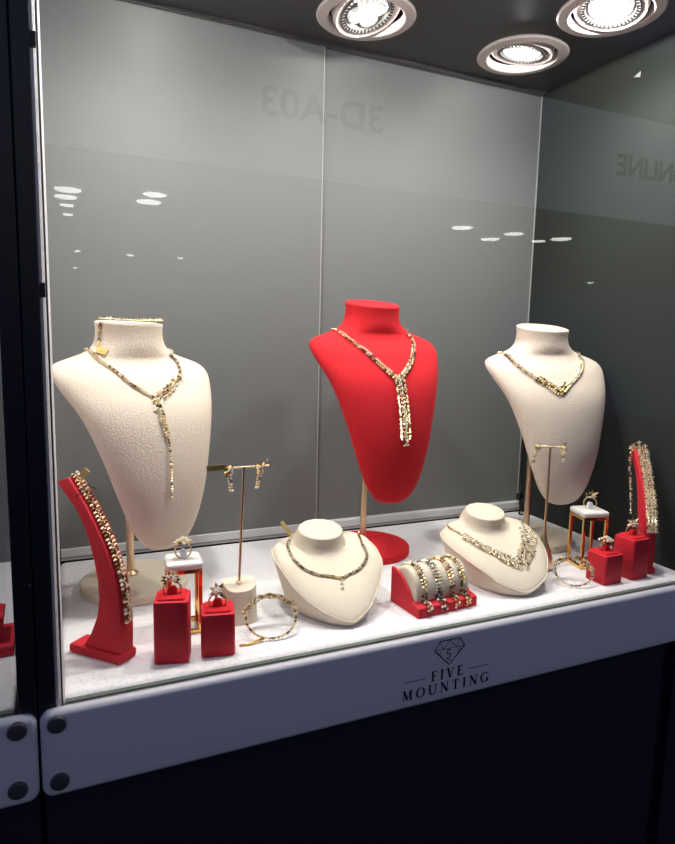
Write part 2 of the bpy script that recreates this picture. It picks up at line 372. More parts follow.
# lettering on the front panel
def stroke(mb, a, b, wd):
    a = Vector((a[0], a[1])); b = Vector((b[0], b[1])); d = (b-a).normalized(); n = Vector((-d.y, d.x))*wd/2
    mb.append([a+n, b+n, b-n, a-n])
def glyph(ch):
    T, t, sh = .22, .085, .07; P = []; w_ = .7
    def serif(x, y, L=.17): stroke(P, (x-L, y), (x+L, y), sh)
    if ch in 'FEI':
        stroke(P, (.22, 0), (.22, 1), T); serif(.22, .025); serif(.22, .975); w_ = .44
        if ch in 'FE':
            w_ = .72; stroke(P, (.22, .972), (.62, .972), t); stroke(P, (.61, 1), (.61, .78), .05)
            stroke(P, (.22, .52), (.5, .52), t); stroke(P, (.5, .62), (.5, .42), .05)
        if ch == 'E': w_ = .76; stroke(P, (.22, .028), (.66, .028), t); stroke(P, (.66, 0), (.66, .24), .05)
    elif ch == 'V': stroke(P, (.14, 1), (.44, 0), T); stroke(P, (.44, 0), (.74, 1), t); serif(.14, .975); serif(.74, .975, .13); w_ = .88
    elif ch == 'M':
        stroke(P, (.14, 0), (.18, 1), t); stroke(P, (.18, 1), (.52, .05), T); stroke(P, (.52, .05), (.86, 1), t); stroke(P, (.88, 1), (.92, 0), T)
        serif(.14, .025, .14); serif(.92, .025); serif(.14, .975, .1); serif(.92, .975, .12); w_ = 1.1
    elif ch == 'N':
        stroke(P, (.16, 0), (.16, 1), t); stroke(P, (.14, 1), (.8, .02), T); stroke(P, (.8, 0), (.8, 1), t)
        serif(.16, .025, .14); serif(.1, .975, .1); serif(.8, .975, .14); w_ = .96
    elif ch == 'T': stroke(P, (.4, 0), (.4, 1), T); stroke(P, (.02, .97), (.78, .97), t); stroke(P, (.03, 1), (.03, .76), .05); stroke(P, (.77, 1), (.77, .76), .05); serif(.4, .025); w_ = .82
    elif ch == 'U':
        pts = [(.18, 1)] + [(.49 - .31*math.cos(a), .3 - .29*math.sin(a)) for a in [PI*k/12 for k in range(13)]] + [(.8, 1)]
        for i in range(len(pts)-1): stroke(P, pts[i], pts[i+1], T if i < 5 else t*1.2)
        serif(.18, .975); serif(.8, .975, .13); w_ = .96
    elif ch in 'OG':
        n = 28; a0, a1 = (0, 2*PI) if ch == 'O' else (rad(42), rad(335))
        for i in range(n):
            a, b = a0 + (a1-a0)*i/n, a0 + (a1-a0)*(i+1)/n
            wa = t + (T-t)*abs(math.cos((a+b)/2))**1.5
            stroke(P, (.48+.40*math.cos(a), .5+.47*math.sin(a)), (.48+.40*math.cos(b), .5+.47*math.sin(b)), wa)
        w_ = .96
        if ch == 'G': stroke(P, (.80, .05), (.80, .42), T); serif(.80, .42, .16); stroke(P, (.77, .98), (.77, .74), .05); w_ = 1.0
    elif ch == '5':
        stroke(P, (.2, .95), (.62, .95), .13); stroke(P, (.22, .95), (.18, .55), .10)
        pts = [(.18, .56), (.35, .62), (.52, .57), (.62, .42), (.58, .18), (.4, .03), (.18, .06), (.12, .16)]
        for i in range(len(pts)-1): stroke(P, pts[i], pts[i+1], .12)
        w_ = .75
    return P, w_
def lay(mb, quads, ox, oz, sc, y0, k0=0):
    for k, q_ in enumerate(quads):
        y = y0 - .00002*((k+k0) % 9)
        mb.add([(ox + p[0]*sc, y, oz + p[1]*sc) for p in q_], [(0, 1, 2, 3)])
def word(txt, x0, x1, z, hgt):
    gs = [glyph(c) for c in txt]; tot = sum(g[1] for g in gs); mb = MB()
    gap = ((x1-x0) - tot*hgt)/(len(txt)-1); x = x0
    for g in gs: lay(mb, g[0], x, z, hgt, SY0-.0002); x += g[1]*hgt + gap
    return mb
lc = fp.location
pL = on_y(402, 701.5, SY0); pR = on_y(488.5, 681, SY0)       # baseline ends of the long word
zb = (pL.z + pR.z)/2; xa, xb = pL.x, pR.x; ww = xb - xa; xm = (xa+xb)/2
hl = .0125
word('MOUNTING', xa, xb, zb, hl).build('lettering', INK, fp, off=lc)
word('FIVE', xm - ww*.19, xm + ww*.185, zb + hl*1.32, hl).build('lettering', INK, fp, off=lc)
for a, b in ((xa+.001, xm - ww*.24), (xm + ww*.235, xb-.001)):
    mb = MB(); qs = []; stroke(qs, (a, zb + hl*1.78), (b, zb + hl*1.78), .0009); lay(mb, qs, 0, 0, 1, SY0-.0002); mb.build('logo_line', INK, fp, off=lc)
def diamond():
    mb = MB(); Q = []; d = ww*.345; cx, z0 = xm + ww*.012, zb + hl*2.66; H = d*.74
    P = lambda x, y: (cx + x*d, z0 + y*H); wd = .0010
    L_ = [(-.5,.66),(-.33,1),(.33,1),(.5,.66),(0,0)]
    for i in range(5): stroke(Q, P(*L_[i]), P(*L_[(i+1) % 5]), wd*1.3)
    for a, b in [((-.5,.66),(.5,.66)),((-.33,1),(-.22,.66)),((-.22,.66),(0,1)),((0,1),(.22,.66)),((.22,.66),(.33,1)),((-.42,.6),(-.1,.12)),((.42,.6),(.1,.12)),((-.28,.6),(-.28,.42)),((.28,.6),(.28,.42)),((-.1,.12),(0,.2)),((0,.2),(.1,.12))]:
        stroke(Q, P(*a), P(*b), wd*.75)
    lay(mb, Q, 0, 0, 1, SY0-.0002)
    lay(mb, glyph('5')[0], cx - d*.14, z0 + H*.24, H*.38, SY0-.0002)
    return mb
diamond().build('diamond_logo', INK, fp, off=lc)

# base cabinet under the panel
bc = thing('base_cabinet', 'dark navy base cabinet below the white logo panel', 'cabinet', (.42, .78, FLOOR_Z)); o = bc.location
MB().box((-.0268, .612, FLOOR_Z), (XE, 1.03, -.03)).build('carcass', NAVYB, bc, off=o)
MB().box((-.0245, .5985, FLOOR_Z+.03), (.800, .612, -.088)).build('door', NAVYB, bc, off=o, bevel=.001)
MB().box((.826, .5985, FLOOR_Z+.03), (XE, .612, -.088)).build('door', NAVYB, bc, off=o, bevel=.001)
bn = thing('base_cabinet', 'dark navy base cabinet of the neighbouring case', 'cabinet', (-.5, .78, FLOOR_Z)); o = bn.location
MB().box((-1.0, .612, FLOOR_Z), (-.0275, 1.03, -.03)).build('carcass', NAVYB, bn, off=o)
MB().box((-1.0, .5985, FLOOR_Z+.03), (-.0295, .612, -.088)).build('door', NAVYB, bn, off=o, bevel=.001)

# the neighbouring case, of which a sliver shows past the post
tag(MB().box((-1.0, YG+.0085, -.026), (-.047, 1.02, 0)).build('display_deck', DECK, bevel=.004, seg=3), 'white fabric display board of the neighbouring case beyond the post', 'display board')
glass_pane(-1.0, -.0475, 'front glass of the neighbouring case beyond the navy post')
MB().box((-1.0, 1.012, 0), (-.047, 1.029, ZC+.09)).build('panel', PANEL, wb)
ramp_n = thing('red_display_base', 'red display stand foot inside the neighbouring case', 'display stand', (-.088, .735, 0))
MB().box((-.04, -.03, 0), (.035, .03, .012)).build('foot', REDL, ramp_n, bevel=.002)
MB().prism([(-.03, .012), (.022, .012), (.026, .04), (-.03, .045)], lambda p, d: (p[0], d, p[1]), -.02, .02).build('column', REDL, ramp_n, bevel=.002)
tn = spotlight(-.22, .76, 0, 0, False, 'unseen gimbal spotlight added to light the neighbouring case beyond the post', SPOT_F*.8, (.1, 0, -1), 178)  # out of view, put in so that the neighbouring deck is lit
tn.location.z = ZC + .03

# opposite booth whose fascia and lamps are mirrored in the glass
def mirrored(x, y, Yv): p = on_y(x, y, Yv); return Vector((p.x, 2*YG - p.y, p.z))
def mirrored_z(x, y, z): p = on_z(x, y, z); return Vector((p.x, 2*YG - p.y, p.z))
YV = 3.3; FY = 2*YG - YV
zf0 = mirrored(300, 174, YV).z; zf1 = mirrored(560, 100.5, YV).z; zf2 = mirrored(600, 41, YV).z
sb = thing('fascia_sign', 'pale fascia board of the opposite booth, mirrored in the glass', 'sign', (1.5, FY, zf0)); o = sb.location
MB().box((-2.6, FY-.06, zf0), (9.0, FY, zf1)).build('board', FASCIA, sb, off=o)
MB().box((-2.6, FY-.08, zf1), (9.0, FY+.02, zf2)).build('cornice', HWALL, sb, off=o)
def hall_text(txt, x0, x1, z0, hgt):
    cu = bpy.data.curves.new('t', 'FONT'); cu.body = txt; cu.size = 1; cu.extrude = .004; cu.offset = .014
    tmp = bpy.data.objects.new('t', cu); COL.objects.link(tmp); bpy.context.view_layer.update()
    me = tmp.evaluated_get(bpy.context.evaluated_depsgraph_get()).to_mesh()
    V = [v.co.copy() for v in me.vertices]; F = [tuple(p.vertices) for p in me.polygons]; tmp.to_mesh_clear()
    bpy.data.objects.remove(tmp); bpy.data.curves.remove(cu)
    a = min(v.x for v in V); b = max(v.x for v in V); c = min(v.y for v in V); d = max(v.y for v in V)
    mb = MB(); mb.add([(x1 - (v.x-a)/(b-a)*(x1-x0), FY + .006 + v.z, z0 + (v.y-c)/(d-c)*hgt) for v in V], F)
    return mb.build('lettering', HTEXT, sb, off=o)
A_ = mirrored(261, 116, YV); B_ = mirrored(382, 133, YV); C_ = mirrored(261, 86, YV)
hall_text('3D-A03', A_.x, B_.x, (A_.z+B_.z)/2, C_.z - A_.z)
A_ = mirrored(616, 175, YV); B_ = mirrored(616, 153, YV)
hh = B_.z - A_.z; hall_text('ONLINE', A_.x, A_.x + (mirrored(672, 183, YV).x - A_.x)*1.28, A_.z, hh)
struct(MB().box((-2.6, FY-8.6, FLOOR_Z), (9.0, FY-8.5, zf2)).build('wall_hall', HWALL))
hc = struct(MB().box((-2.6, FY-8.5, zf0+.05), (9.0, FY-.06, zf0+.10)).build('ceiling_hall', HWALL))
for (x, y, r) in [(68,195,.085),(66,202,.075),(67,210,.05),(68,219,.04),(155,200,.075),(149,207,.085),(77,254,.04),(75,270,.035),(130,258,.05),(180,261,.04),(462,232,.085),(490,243,.085),(514,238,.08),(538,245,.06),(561,243,.09),(590,285,.05)]:
    p = mirrored_z(x, y, zf0)
    lp = thing('downlight', 'round lit downlight of the opposite booth, mirrored in the glass', 'ceiling light', (p.x, p.y, zf0+.05), 0, 'downlights of the opposite booth')
    MB().lathe([(r*1.15, 0), (r*1.15, -.012), (r, -.016)], 24).build('bezel', LTRIM, lp, smooth=30)
    MB().lathe([(r, -.016), (r*.9, -.022), (r*.4, -.026)], 24).build('lens', HLAMP, lp, smooth=30)

# ------------------------------------------------------------------ tall necklace busts
# z, half width, rim y, depth in front, depth behind (y = 0 is the pole)
BUST = [(0,.006,-.094,.003,.003),(.003,.018,-.094,.008,.006),(.011,.029,-.0945,.012,.009),(.037,.0437,-.093,.018,.013),(.083,.058,-.089,.024,.016),
        (.128,.069,-.081,.028,.019),(.174,.0815,-.068,.031,.022),(.202,.091,-.054,.033,.024),(.222,.099,-.039,.034,.026),(.240,.1045,-.025,.034,.027),
        (.252,.103,-.015,.032,.026),(.260,.093,-.010,.031,.026),(.267,.075,-.008,.033,.028),(.274,.058,-.009,.035,.032),
        (.284,.0465,-.010,.036,.035),(.296,.042,-.010,.036,.036),(.308,.0412,-.010,.0365,.0365),(.3165,.042,-.010,.0375,.0375)]
def bust_rings(sx, sz, tl=.20, n=56):
    out = []; zt = BUST[-1][0]
    # smooth the table
    T = catmull([Vector((r[0], r[1], r[2])) for r in BUST], 3); D = catmull([Vector((r[3], r[4], 0)) for r in BUST], 3)
    for (z, w_, yr), (df, db, _) in zip(T, D):
        ring = []; k = max(0, (z-.262)/(zt-.262)); tilt = tl*k*k*(3-2*k)
        bend = .8*(1-k)
        for j in range(n):
            a = 2*PI*j/n; x = w_*math.cos(a); s_ = math.sin(a)
            y = yr + (-df*abs(s_)**.8 if s_ < 0 else db*abs(s_)**.9) + bend*(x*x - w_*w_)
            ring.append(Vector((x*sx, y, (z + tilt*(y - yr))*sz)))
        out.append(ring)
    c = sum(out[-1], Vector())/n
    for f, dz in ((.97, .0014), (.90, .0022)):
        out.append([c + (p-c)*f + Vector((0, 0, dz)) for p in out[-1]] if f == .97 else [c + (p-c)*f + Vector((0, 0, dz)) for p in ring])
    return out
SURF = {}
def surf(key, obj, M4):
    me = obj.data; SURF[key] = BVHTree.FromPolygons([M4 @ v.co for v in me.vertices], [tuple(p.vertices) for p in me.polygons])
def tall_bust(key, label, loc, rz, ztip, sx, sz, fabric, basemat, px, polename='pole'):
    t = thing('necklace_bust', label, 'display bust', loc, rz, 'tall necklace busts on poles')
    rg = [[p + Vector((0, 0, ztip)) for p in r] for r in bust_rings(sx, sz, px or .20)]
    b = MB().rings(rg).build('bust_form', fabric, t, smooth=50)
    me = b.data
    surf(key, b, W(loc, rz))
    top = ztip + .235*sz
    pole = MB().lathe([(.0052, .010), (.0052, top)], 20).build('pole', BRASS, t, smooth=30)
    MB().lathe([(.010, .0125), (.010, .0155), (.0056, .019)], 24).build('pole_collar', BRASS, pole, smooth=30)
    MB().lathe([(.0685, 0), (.0700, .0015), (.0700, .0105), (.0680, .0125), (.064, .0130)], 56, (0, -.012, 0)).build('round_base', basemat, t, smooth=30)
    # stitched seam ring round the neck top
    return t
tall_bust('L', 'tall cream velvet bust wearing a long gold lariat, beside the red bracelet ramp', (.081, .866, 0), 21, .0745, 1.0, .876, CREAM, CREAM2, .06)
tall_bust('C', 'tall red velvet bust on a brass pole wearing a broad drop necklace', (.444, .886, 0), -1, .100, 1.0, .922, RED, RED, None)
tall_bust('R', 'tall cream velvet bust wearing a short V-shaped necklace, near the dark side panel', (.736, .835, 0), -9, .086, 1.0, .875, CREAM, CREAM2, None)

# ------------------------------------------------------------------ low necklace busts
def smooth_closed(P, n):
    P = [Vector(p) for p in P]; m_ = len(P); out = []
    for i in range(m_):
        a, b, c, d = P[i-1], P[i], P[(i+1) % m_], P[(i+2) % m_]
        for k in range(6):
            t = k/6; out.append(.5*((2*b) + (c-a)*t + (2*a-5*b+4*c-d)*t*t + (3*b-a-3*c+d)*t**3))
    return out
def low_bust(key, label, loc, rz, tbl, nb, sc):
    # tbl: distance back from the front tip, half width, height of the rim; nb: tip to neck axis
    half = [(w_, -nb + b_, z) for b_, w_, z in tbl]
    yb_, wl, zl = half[-1][1], half[-1][0], half[-1][2]
    half += [(wl*.93, yb_+.017, zl+.004), (wl*.62, yb_+.028, zl+.007)]
    rim = [(0, -nb, .008)] + half + [(0, yb_+.031, zl+.008)] + [(-x, y, z) for x, y, z in reversed(half)]
    RM = smooth_closed(rim, 0); n = len(RM)
    ang = [math.atan2(p.x, -(p.y-.0)) for p in RM]
    def ell(cx, cy, hx, hy, zf, zb_, pw=1.0):
        o = []
        for a in ang:
            y = cy - hy*math.cos(a); o.append(Vector((cx + hx*math.sin(a), y, zf + (zb_-zf)*((y-(cy-hy))/(2*hy)))))
        return o
    NB = ell(0, .004, .0365*sc, .0310*sc, .062*sc, .080*sc); NM = ell(0, .004, .0320*sc, .0280*sc, .0715*sc, .0875*sc); NT = ell(0, .000, .0300*sc, .0265*sc, .0805*sc, .0935*sc)
    base = [Vector((p.x*.70, -.040 + (p.y+.040)*.90, 0)) for p in RM]
    b2 = [Vector((p.x*.73, -.040 + (p.y+.040)*.93, .002)) for p in RM]
    rg = [base, b2]
    for t in (.35, .65, .88): rg.append([b2[i].lerp(RM[i], t) + Vector((0, 0, -.002*math.sin(t*PI))) for i in range(n)])
    low = [RM[i] + Vector((0, 0, -.0022)) for i in range(n)]
    rg += [low, RM]
    for t in (.04, .12, .3, .5, .7, .86):
        rg.append([RM[i].lerp(NB[i], t) + Vector((0, 0, .010*math.sin(t*PI)*(1-t) - .004*t*math.sin(t*PI) + .0018*min(1, t*12))) for i in range(n)])
    rg += [NB, NM, NT]
    c = sum(NT, Vector())/n
    for f, dz in ((.975, .0013), (.9, .0019)): rg.append([c + (p-c)*f + Vector((0, 0, dz)) for p in NT])
    t = thing('low_necklace_bust', label, 'display bust', loc, rz, 'low necklace busts lying on the deck')
    b = MB().rings(rg).build('bust_form', CREAM2, t, smooth=60)
    surf(key, b, W(loc, rz))
    pip = MB().tube([p*1.003 for p in RM], .0009, 6, True).build('edge_piping', CREAM2, t, smooth='all')
    return t
low_bust('LL', 'low cream bust with a thin chain and small drop, beside the red bracelet pillow stand', (.3105, .745, 0), -2, [(.01,.026,.0166),(.02,.0364,.0222),(.03,.0458,.0285),(.045,.0585,.041),(.06,.0662,.0535),(.08,.0693,.0604),(.095,.0697,.064)], .112, 1.0)
low_bust('LR', 'low cream bust with a broad flower-cluster necklace, at the foot of a brass earring stand', (.5752, .743, 0), -6, [(.01,.034,.019),(.02,.044,.026),(.03,.052,.032),(.045,.061,.0385),(.06,.067,.044),(.08,.073,.0495),(.10,.0757,.056)], .1148, 1.0)

# ------------------------------------------------------------------ jewellery helpers
def cast(key, x, y):
    h = SURF[key].ray_cast(EYE, ray(x, y).normalized()); return (h[0], h[1]) if h[0] is not None else None
def trace(key, pix, off=.0012):
    out = []
    for x, y in pix:
        h = cast(key, x, y)
        if h: out.append(h[0] + h[1]*off)
    return out
def drape(key, P, step, off=.0012):
    Q = resample(catmull(P, 8), step); pts = []; nrm = []
    for p in Q:
        q, n, i, d = SURF[key].find_nearest(p)
        pts.append(q + n*off); nrm.append(n)
    return pts, nrm
def behind_neck(a, b, c, n=6, rise=.0):
    # carries a necklace round the back of the neck from a to b about the axis c
    a0 = math.atan2(a.y-c.y, a.x-c.x); b0 = math.atan2(b.y-c.y, b.x-c.x)
    ra = math.hypot(a.x-c.x, a.y-c.y); rb = math.hypot(b.x-c.x, b.y-c.y)
    while b0 < a0: b0 += 2*PI
    A = [a0 - (2*PI-(b0-a0))*k/n if False else a0 + (b0-a0)*k/n for k in range(n+1)]
    mid = (A[0]+A[-1])/2
    if math.sin(mid) < 0: A = [a0 - (2*PI-(b0-a0))*k/n for k in range(n+1)]
    return [Vector((c.x + (ra+(rb-ra)*k/n)*math.cos(A[k]), c.y + (ra+(rb-ra)*k/n)*math.sin(A[k]), a.z + (b.z-a.z)*k/n + rise*math.sin(PI*k/n))) for k in range(1, n)]
def rope(mb, pts, nrm, wd=.0016, r=.00042, n=8, k=4, long=1.5):
    for i, p in enumerate(pts):
        t, u, v = frame(tang(pts, i), nrm[i])
        a = rad(45 if i % 2 else -45); u2 = u*math.cos(a) + v*math.sin(a); v2 = -u*math.sin(a) + v*math.cos(a)
        mb.torus(p + v*(wd*.5), wd, r, (t, u2, v2), n, k, long)
def beads(mb, pts, nrm, r, lift=.5, jit=0.0, across=0.0):
    for i, p in enumerate(pts):
        t, u, v = frame(tang(pts, i), nrm[i]); rr = r*(1 + random.uniform(-jit, jit))
        mb.octa(p + v*rr*lift + u*across, rr, ((t+u).normalized(), (u-t).normalized(), v), (1, 1, .8))
def flower(mb, gm, p, t, u, v, r, n=5, spike=0.0):
    a0 = random.uniform(0, 6)
    for k in range(n):
        a = a0 + 2*PI*k/n; d = t*math.cos(a) + u*math.sin(a); e = v.cross(d)
        mb.octa(p + d*r*.62 + v*r*.25, r*.45, (d, e, v), (1.25, .62, .5))
    gm.octa(p + v*r*.5, r*.36, (t, u, v), (1, 1, .7))
    if spike:
        for k in range(2):
            d = (t*random.uniform(-.7, .7) + u*random.uniform(-.8, .8) + v*random.uniform(.5, 1.2)).normalized(); e = d.orthogonal().normalized()
            mb.octa(p + d*spike*.6, spike*.5, (d, e, d.cross(e)), (1.3, .16, .16))
def prong_tag(mb, a, b, wd, th=.0006, n=Vector((0, -1, 0))):
    a = Vector(a); b = Vector(b); t = (b-a).normalized(); _, u, v = frame(t, n)
    mb.obox((a+b)/2, (t, u, v), ((b-a).length/2, wd/2, th))
    return mb
def piece(name, label, cat, loc, group=None): return thing(name, label, cat, loc, 0, group)
LAST = {}
def part(mb, name, m_, root, kind='stuff'):
    if not mb.v: return
    o = mb.build(name, m_, root, off=root.location, kind=kind)
    if name in ('gems', 'pendant_gems', 'drop_gem', 'end_drop') and root.name in LAST: o.parent = LAST[root.name]
    else: LAST[root.name] = o
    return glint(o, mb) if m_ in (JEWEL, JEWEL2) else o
def glint(o, mb, wts=(.50, .28, .22)):      # random beads and links get shade or glint painted into their gold
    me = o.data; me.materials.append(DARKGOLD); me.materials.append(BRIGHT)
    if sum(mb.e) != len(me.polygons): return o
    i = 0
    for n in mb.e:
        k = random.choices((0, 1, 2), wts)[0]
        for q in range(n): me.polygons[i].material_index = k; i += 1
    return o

def neck_center(loc, rz, y, z): return W(loc, rz) @ Vector((0, y, z))

# ---- lariat on the cream bust
k = 'L'
left = trace(k, [(90.5,351),(96,357.5),(105,364.5),(114.4,371),(123,378),(131,384.5),(140,390),(148,394.5),(155,397.5)])
right = trace(k, [(155,397.5),(165,392),(173,385),(178.5,377),(179,370),(176,362),(170,355.5)])
c = neck_center((.081,.866,0), 21, -.010, .3)
root = piece('lariat_necklace', 'long gold lariat with a feather cluster and trailing tail on cream bust', 'necklace', left[-1], 'necklaces on the busts')
mb = MB(); pts, nr = drape(k, left + right[1:], .0030); beads(mb, pts, nr, .0021, .5, .15, .0008); beads(mb, [p + frame(tang(pts, i), nr[i])[0]*.0015 for i, p in enumerate(pts)], nr, .0017, .5, .15, -.0009)
bk = behind_neck(right[-1], left[0], c, 7, .004); pts, nr = drape(k, [right[-1]] + bk + [left[0]], .0022); rope(mb, pts, nr, .0014, .0005, 6)
part(mb, 'chain', JEWEL, root)
mb = MB(); gm = MB()
for a, cnt, r in (((156,400),16,4),((162,395),18,5),((169,389),20,6),((175,382),18,5.5),((180,376),9,3),((158,408),11,3.4)):
    for q in range(cnt):
        aa = random.uniform(0, 2*PI); rr = r*math.sqrt(random.random())
        h = cast(k, a[0]+rr*math.cos(aa), a[1]+rr*math.sin(aa))
        if h:
            t, u, v = frame(Vector((.6, 0, .8)), h[1]); (mb if q % 3 else gm).octa(h[0]+v*.0014, random.uniform(.0017, .0027), (t, u, v), (1.4, .8, .8))
for q in range(9):
    h = cast(k, 164+q*2.2, 402-q*2.6)
    if h: t, u, v = frame(Vector((.5, -.2, -.8)), h[1]); mb.octa(h[0]+v*.0012, .0030, (t, u, v), (1.3, .18, .18))
part(mb, 'feather_cluster', JEWEL, root); part(gm, 'gems', GEM, root)
mb = MB(); gm = MB()
for dx, stop in ((-2.2, 436), (2.2, 441), (0, 497)):
    path = [(156+dx, 402), (159.5+dx, 411), (163.5+dx, 424), (167+dx*.8, 436)] + ([(169, 447), (170, 460), (170.6, 478), (170.9, 497)] if stop > 450 else [])
    P = trace(k, path); pts, nr = drape(k, P, .0033); beads(mb, pts, nr, .0019, .6, .2)
P = trace(k, [(170.9, 494), (171, 498)]); gm.octa(P[-1], .0017)
part(mb, 'tail_fringe', JEWEL, root); part(gm, 'end_drop', GEM, root)

# ---- bracelet laid on the neck of the same bust, with a hanging tag
Wl = W((.081,.866,0), 21)
ztop = .0745 + .3165*.876
rimpts = [Wl @ Vector((.0405*math.cos(a), -.010 + .036*math.sin(a), ztop + .0040 + .06*.036*math.sin(a)*.876)) for a in [rad(188 + 166*q/34) for q in range(35)]]
root = piece('spiky_bracelet', 'spiky gold bracelet laid along the neck top of the cream lariat bust', 'bracelet', rimpts[17])
mb = MB(); gm = MB(); nz = [Vector((0, -.2, 1))]*35
for i, p in enumerate(rimpts):
    t, u, v = frame(tang(rimpts, i), nz[i]); flower(mb, gm, p + v*.0012, t, u, v, .0024 if i < 18 else .0034, 5, .0042)
part(mb, 'chain', JEWEL2, root); part(gm, 'gems', GEM, root)
hang = trace(k, [(101.5,324),(101,330),(100.5,337),(100,344),(100,349)])
mb = MB(); pts, nr = drape(k, hang, .0030); rope(mb, pts, nr, .0019, .0006, 6); part(mb, 'tag_chain', JEWEL2, root)
h0 = cast(k, 97.5, 351.5); h1 = cast(k, 107.5, 353.5)
prong_tag(mb2 := MB(), h0[0]+h0[1]*.003, h1[0]+h1[1]*.003, .008, .0008, h1[1]).build('tag', mat('engraved_gold_tag', (.52, .39, .14), .4, .9, bump=.6, bscale=900), root, off=root.location)

# ---- broad drop necklace on the red bust
k = 'C'
left = trace(k, [(339,332),(347,338.5),(361,348.5),(373,358.5),(384,368.5),(392,375),(398,380)])
right = trace(k, [(398,380),(404,374),(410,364),(412.5,354),(413,345),(410.5,338.5),(406.5,334.5)])
c = neck_center((.444,.886,0), -1, -.010, .3)
root = piece('drop_necklace', 'gold necklace with a broad beaded drop on the red bust', 'necklace', left[-1], 'necklaces on the busts')
mb = MB(); gm = MB(); pts, nr = drape(k, left + right[1:], .0040)
for i in range(len(pts)):
    t, u, v = frame(tang(pts, i), nr[i])
    f = .0022 + .0012*math.sin(PI*i/len(pts))
    for s_ in (-1, 1): mb.octa(pts[i] + u*s_*f*.72 + v*.0012, f*.85, (t, u, v), (1, 1, .8))
    gm.octa(pts[i] + v*.0028 + t*.0018, f*.42, (t, u, v))
bk = behind_neck(right[-1], left[0], c, 7, .004); pts, nr = drape(k, [right[-1]] + bk + [left[0]], .0026); beads(mb, pts, nr, .0016)
part(mb, 'chain', JEWEL, root); part(gm, 'gems', GEM, root)
mb = MB(); gm = MB()
P = trace(k, [(398.5,378),(401,392),(403,406),(404.3,420),(405,434),(405.2,445)]); pts, nr = drape(k, P, .0062)
for i in range(len(pts)):
    t, u, v = frame(tang(pts, i), nr[i]); last = i > len(pts)-3
    flower(mb, gm, pts[i] + v*.0010, t, u, v, .0046, 6)
    for s_ in (-1, 1):
        if not last:
            mb.octa(pts[i] + u*s_*.0072 + v*.0015, .0025, (t, u, v)); mb.octa(pts[i] + u*s_*.0066 + t*.0031 + v*.0015, .0022, (t, u, v))
            if i % 2: gm.octa(pts[i] + u*s_*.0070 + v*.0034, .0013)
part(mb, 'drop_pendant', JEWEL, root); part(gm, 'pendant_gems', GEM, root)

# ---- V necklace on the cream bust near the side panel
k = 'R'
left = trace(k, [(505,355),(514.4,363.5),(521,369),(529,374.5),(536,379.5),(544,384),(552,389),(560,393.5)])
right = trace(k, [(560,393.5),(567,387),(573,381),(578,375),(581,368),(581.5,362),(579,357)])
c = neck_center((.736,.835,0), -9, -.010, .3)
root = piece('v_necklace', 'short V-shaped gold necklace with one thicker yellow side on cream bust', 'necklace', left[-1], 'necklaces on the busts')
mb = MB(); m2 = MB(); gm = MB(); pts, nr = drape(k, left + right[1:], .0038)
for i in range(len(pts)):
    t, u, v = frame(tang(pts, i), nr[i]); fr_ = i/len(pts)
    thick = .30 < fr_ < .60; f = .0031 if thick else .0025
    for s_ in (-1, 1): (m2 if thick else mb).octa(pts[i] + u*s_*f*.8 + v*.0012, f*.9, (t, u, v), (1, 1, .8))
    if thick: m2.octa(pts[i] - u*f*2.2 + v*.0014 + t*.0018, f*.8, (t, u, v))
    else: gm.octa(pts[i] + v*.0030 + t*.0018, .0014, (t, u, v))
bk = behind_neck(right[-1], left[0], c, 7, .004); pts, nr = drape(k, [right[-1]] + bk + [left[0]], .0024); beads(mb, pts, nr, .0016)
part(mb, 'chain', JEWEL, root); part(m2, 'braided_front', JEWEL2, root); part(gm, 'gems', GEM, root)

# ---- thin chain with a small drop on the low bust
k = 'LL'
left = trace(k, [(289,541),(287.5,548),(292.5,559),(304,569.8),(312,573.5),(320,576),(330,577),(341,578.5)])
right = trace(k, [(341,578.5),(348,575.5),(355,572),(362,566.5),(366,560),(366.5,553),(362.5,545)])
c = neck_center((.3105,.745,0), -2, .004, .08)
root = piece('chain_necklace', 'thin silvery gold chain with a small drop on the low cream bust', 'necklace', left[-1], 'necklaces on the busts')
mb = MB(); gm = MB(); pts, nr = drape(k, left + right[1:], .0029); beads(mb, pts, nr, .0019, .5, .15, .0008); beads(mb, [p + frame(tang(pts, i), nr[i])[0]*.0015 for i, p in enumerate(pts)], nr, .0017, .5, .15, -.0009)
for i in range(0, len(pts), 2): gm.octa(pts[i] + nr[i]*.0026, .0013)
bk = behind_neck(right[-1], left[0], c, 7, .006); pts, nr = drape(k, [right[-1]] + bk + [left[0]], .0022); rope(mb, pts, nr, .0014, .0005, 6)
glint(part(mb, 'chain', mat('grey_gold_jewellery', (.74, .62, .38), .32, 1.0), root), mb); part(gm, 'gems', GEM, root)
mb = MB(); gm = MB(); P = trace(k, [(342,579),(342,583),(342.3,588)], .0025); mb.torus(P[0], .0028, .0006, frame(Vector((1,0,0)), Vector((0,-.6,.6))), 10, 5); mb.octa(P[1], .0026); gm.octa(P[2], .0026); part(mb, 'drop_pendant', JEWEL, root); part(gm, 'drop_gem', GEM, root)
h0 = cast(k, 300, 530)[0]
a = on_y(281.5, 521.5, .752); b = on_y(291, 535, .744)
tg = MB(); prong_tag(tg, a, b, .0052, .0008, Vector((.3, -.8, .5))); tg.build('tag', MATS['engraved_gold_tag'], root, off=root.location)

